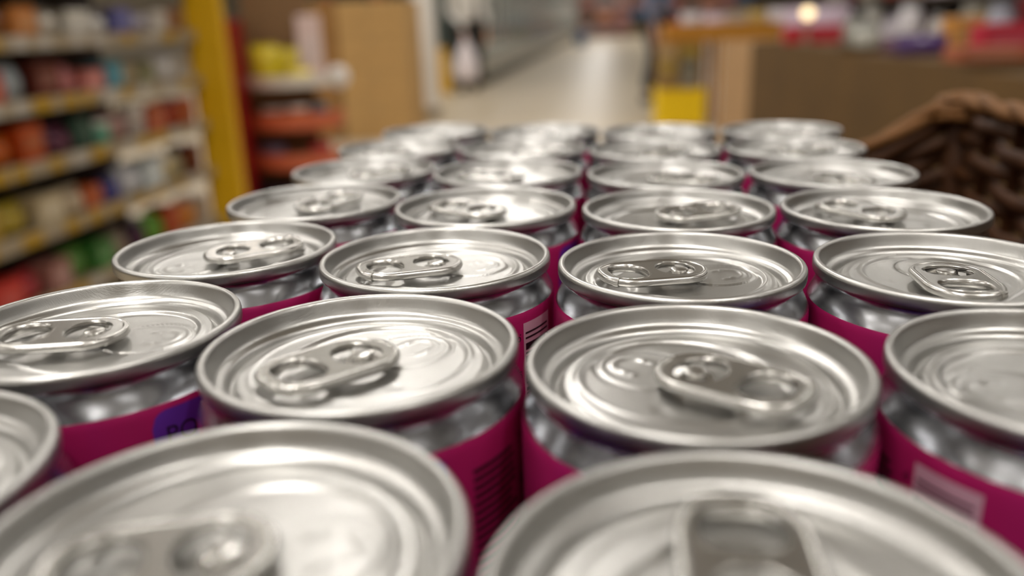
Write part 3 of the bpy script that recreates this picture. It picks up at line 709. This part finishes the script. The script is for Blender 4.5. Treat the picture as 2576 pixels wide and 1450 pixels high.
for j, (kind, rgb, wd, h_) in enumerate(TG):
    wd *= .95
    c, s = math.cos(R(-4)), math.sin(R(-4)); lx, ly = x + wd/2, .12
    o = product(kind, rgb, wd, .1, h_, (1.42 + lx*c - ly*s, 7.50 + lx*s + ly*c, .7375), R(-4)); x += wd + .008
    tag(o, '%s %s in the long orange tray, %s from the left' % (cname(rgb), NAMES[kind], ORD[j]), NAMES[kind], 'goods in the orange tray')

# ------------------------------------------------------------------ cardboard bins on the right, goods on top
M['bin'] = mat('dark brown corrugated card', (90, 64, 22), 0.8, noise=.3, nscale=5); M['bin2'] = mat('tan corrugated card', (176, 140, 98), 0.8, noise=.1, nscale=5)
def bin_(x0, x1, y0, y1, h, m, lb):
    t = empty('cardboard_bin', ((x0+x1)/2, (y0+y1)/2, 0)); a, b = (x1-x0)/2, (y1-y0)/2
    MB().box(-a, -a + .012, -b, b, .12, h).build('side_wall', m, t); MB().box(a - .012, a, -b, b, .12, h).build('side_wall', m, t)
    MB().box(-a + .012, a - .012, -b, -b + .012, .12, h).build('end_wall', m, t); MB().box(-a + .012, a - .012, b - .012, b, .12, h).build('end_wall', m, t)
    MB().box(-a + .012, a - .012, -b + .012, b - .012, h - .03, h - .01).build('deck', m, t)
    p_ = MB()
    for k in range(3): p_.box(-a, a, -b + k*(2*b - .1)/2, -b + k*(2*b - .1)/2 + .1, 0, .12)
    p_.build('pallet_runners', M['wood'], t)
    tag(t, lb, 'bin', 'cardboard bins on the right'); return t
bin_(1.42, 2.1, 4.80, 5.6, .785, M['bin2'], 'tan cardboard pallet bin beside the yellow-based display')
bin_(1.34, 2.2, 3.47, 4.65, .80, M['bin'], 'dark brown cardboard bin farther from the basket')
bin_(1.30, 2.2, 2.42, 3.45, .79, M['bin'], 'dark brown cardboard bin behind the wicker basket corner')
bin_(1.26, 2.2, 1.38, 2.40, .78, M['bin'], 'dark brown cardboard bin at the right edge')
BG = [('carton', (190, 30, 44), .35, .10, .085, 1.64, 4.48, .79, 0, 'long flat red carton on the farther dark cardboard bin'),
      ('pouch', (206, 190, 206), .36, .08, .185, 1.66, 4.585, .79, 0, 'lilac white bag behind the long flat red carton'),
      ('jar', (196, 196, 186), .11, .11, .10, 1.58, 3.75, .79, 0, 'short clear jar nearest the mauve packet'),
      ('jar', (150, 148, 138), .11, .11, .14, 1.60, 3.92, .79, 0, 'grey glass jar between the short jar and the red carton'),
      ('jar', (190, 186, 176), .10, .10, .18, 1.72, 4.05, .79, 0, 'tall pale jar behind the grey glass jar'),
      ('jar', (226, 222, 226), .09, .09, .19, 1.73, 3.68, .79, 0, 'tall white jar nearest the purple packet on the bin'),
      ('pouch', (86, 58, 116), .19, .07, .075, 1.54, 3.16, .78, 0, 'low purple packet on the bin behind the basket'),
      ('pouch', (116, 84, 104), .16, .07, .06, 1.56, 3.36, .78, 0, 'mauve packet at the far edge of the middle bin'),
      ('carton', (214, 150, 70), .13, .09, .13, 1.72, 3.22, .78, 0, 'orange carton behind the low purple packet'),
      ('jar', (140, 132, 110), .13, .13, .19, 1.84, 3.36, .78, 0, 'brownish jar behind the orange carton'),
      ('carton', (196, 44, 66), .17, .09, .11, 1.68, 2.90, .78, 0, 'crimson carton on the bin behind the basket'),
      ('jar', (168, 172, 186), .085, .085, .19, 1.76, 3.06, .78, 0, 'grey blue jar behind the crimson carton'),
      ('carton', (120, 24, 36), .17, .10, .19, 1.90, 3.02, .78, 0, 'tall dark red carton at the right edge'),
      ('carton', (176, 100, 70), .22, .10, .045, 1.52, 2.70, .78, 0, 'low terracotta carton at the right edge')]
for kind, rgb, a, b, c_, x, y, z, rz, lb in BG:
    o = product(kind, rgb, a, b, c_, (x, y, z + .0005), R(-rz)); tag(o, lb, NAMES[kind], 'goods on the cardboard bins')
# tall dark shelving behind the bins
bs = empty('dark_shelving', (2.75, 2.6, 0), 0)
MB().box(0.4, .44, 0, 5.2, 0, 2.0).build('back_panel', M['dark'], bs)
for z in (.12, .62, 1.02, 1.42, 1.85): MB().box(0, .4, 0, 5.2, z - .025, z).build('shelf', mat('dark shelf', (70, 56, 44), .6), bs)
for y in (0, 2.6, 5.17): MB().box(.37, .4, y, y + .03, 0, 2.0).build('upright', M['dark'], bs)
tag(bs, 'tall dark shelving behind the cardboard bins', 'shelf')
DS = [(120, 40, 48), (190, 176, 186), (150, 140, 120), (86, 50, 60), (206, 196, 190), (70, 60, 56), (180, 120, 60), (130, 40, 60), (196, 190, 200), (110, 84, 60), (90, 70, 96), (160, 60, 60), (214, 206, 200), (100, 60, 40)]
for li, z in enumerate((.62, 1.02)):
    for j in range(14):
        rgb = DS[(j * 5 + li * 3) % 14]; kind = ('carton', 'pouch', 'jar')[(j + li) % 3]
        o = product(kind, rgb, .20 if kind == 'jar' else .3, .2 if kind == 'jar' else .16, .30, (2.90, 2.8 + j * .36, z + .0005), R(-90))
        tag(o, '%s %s on the %s shelf of the dark shelving, %s from its near end' % (cname(rgb), NAMES[kind], ['lower', 'upper'][li], ORD[j]), NAMES[kind], 'goods on the dark shelving')
def lamp(loc, col, e, lb):
    t = empty('small_lamp', loc)
    MB().lathe([(0.0001, 0), (.035, 0), (.035, .008), (.008, .014), (.008, .12)], 16).build('foot', M['shelf'], t, True)
    MB().lathe([(0.0001, .12), (.018, .124), (.03, .145), (.026, .165), (.0001, .175)], 16).build('bulb', mat('lamp glow', col, .4, emit=e), t, True)
    tag(t, lb, 'lamp')
lamp((1.475, 4.20, .791), (255, 226, 176), 2.2, 'small warm glowing lamp above the flat red carton')
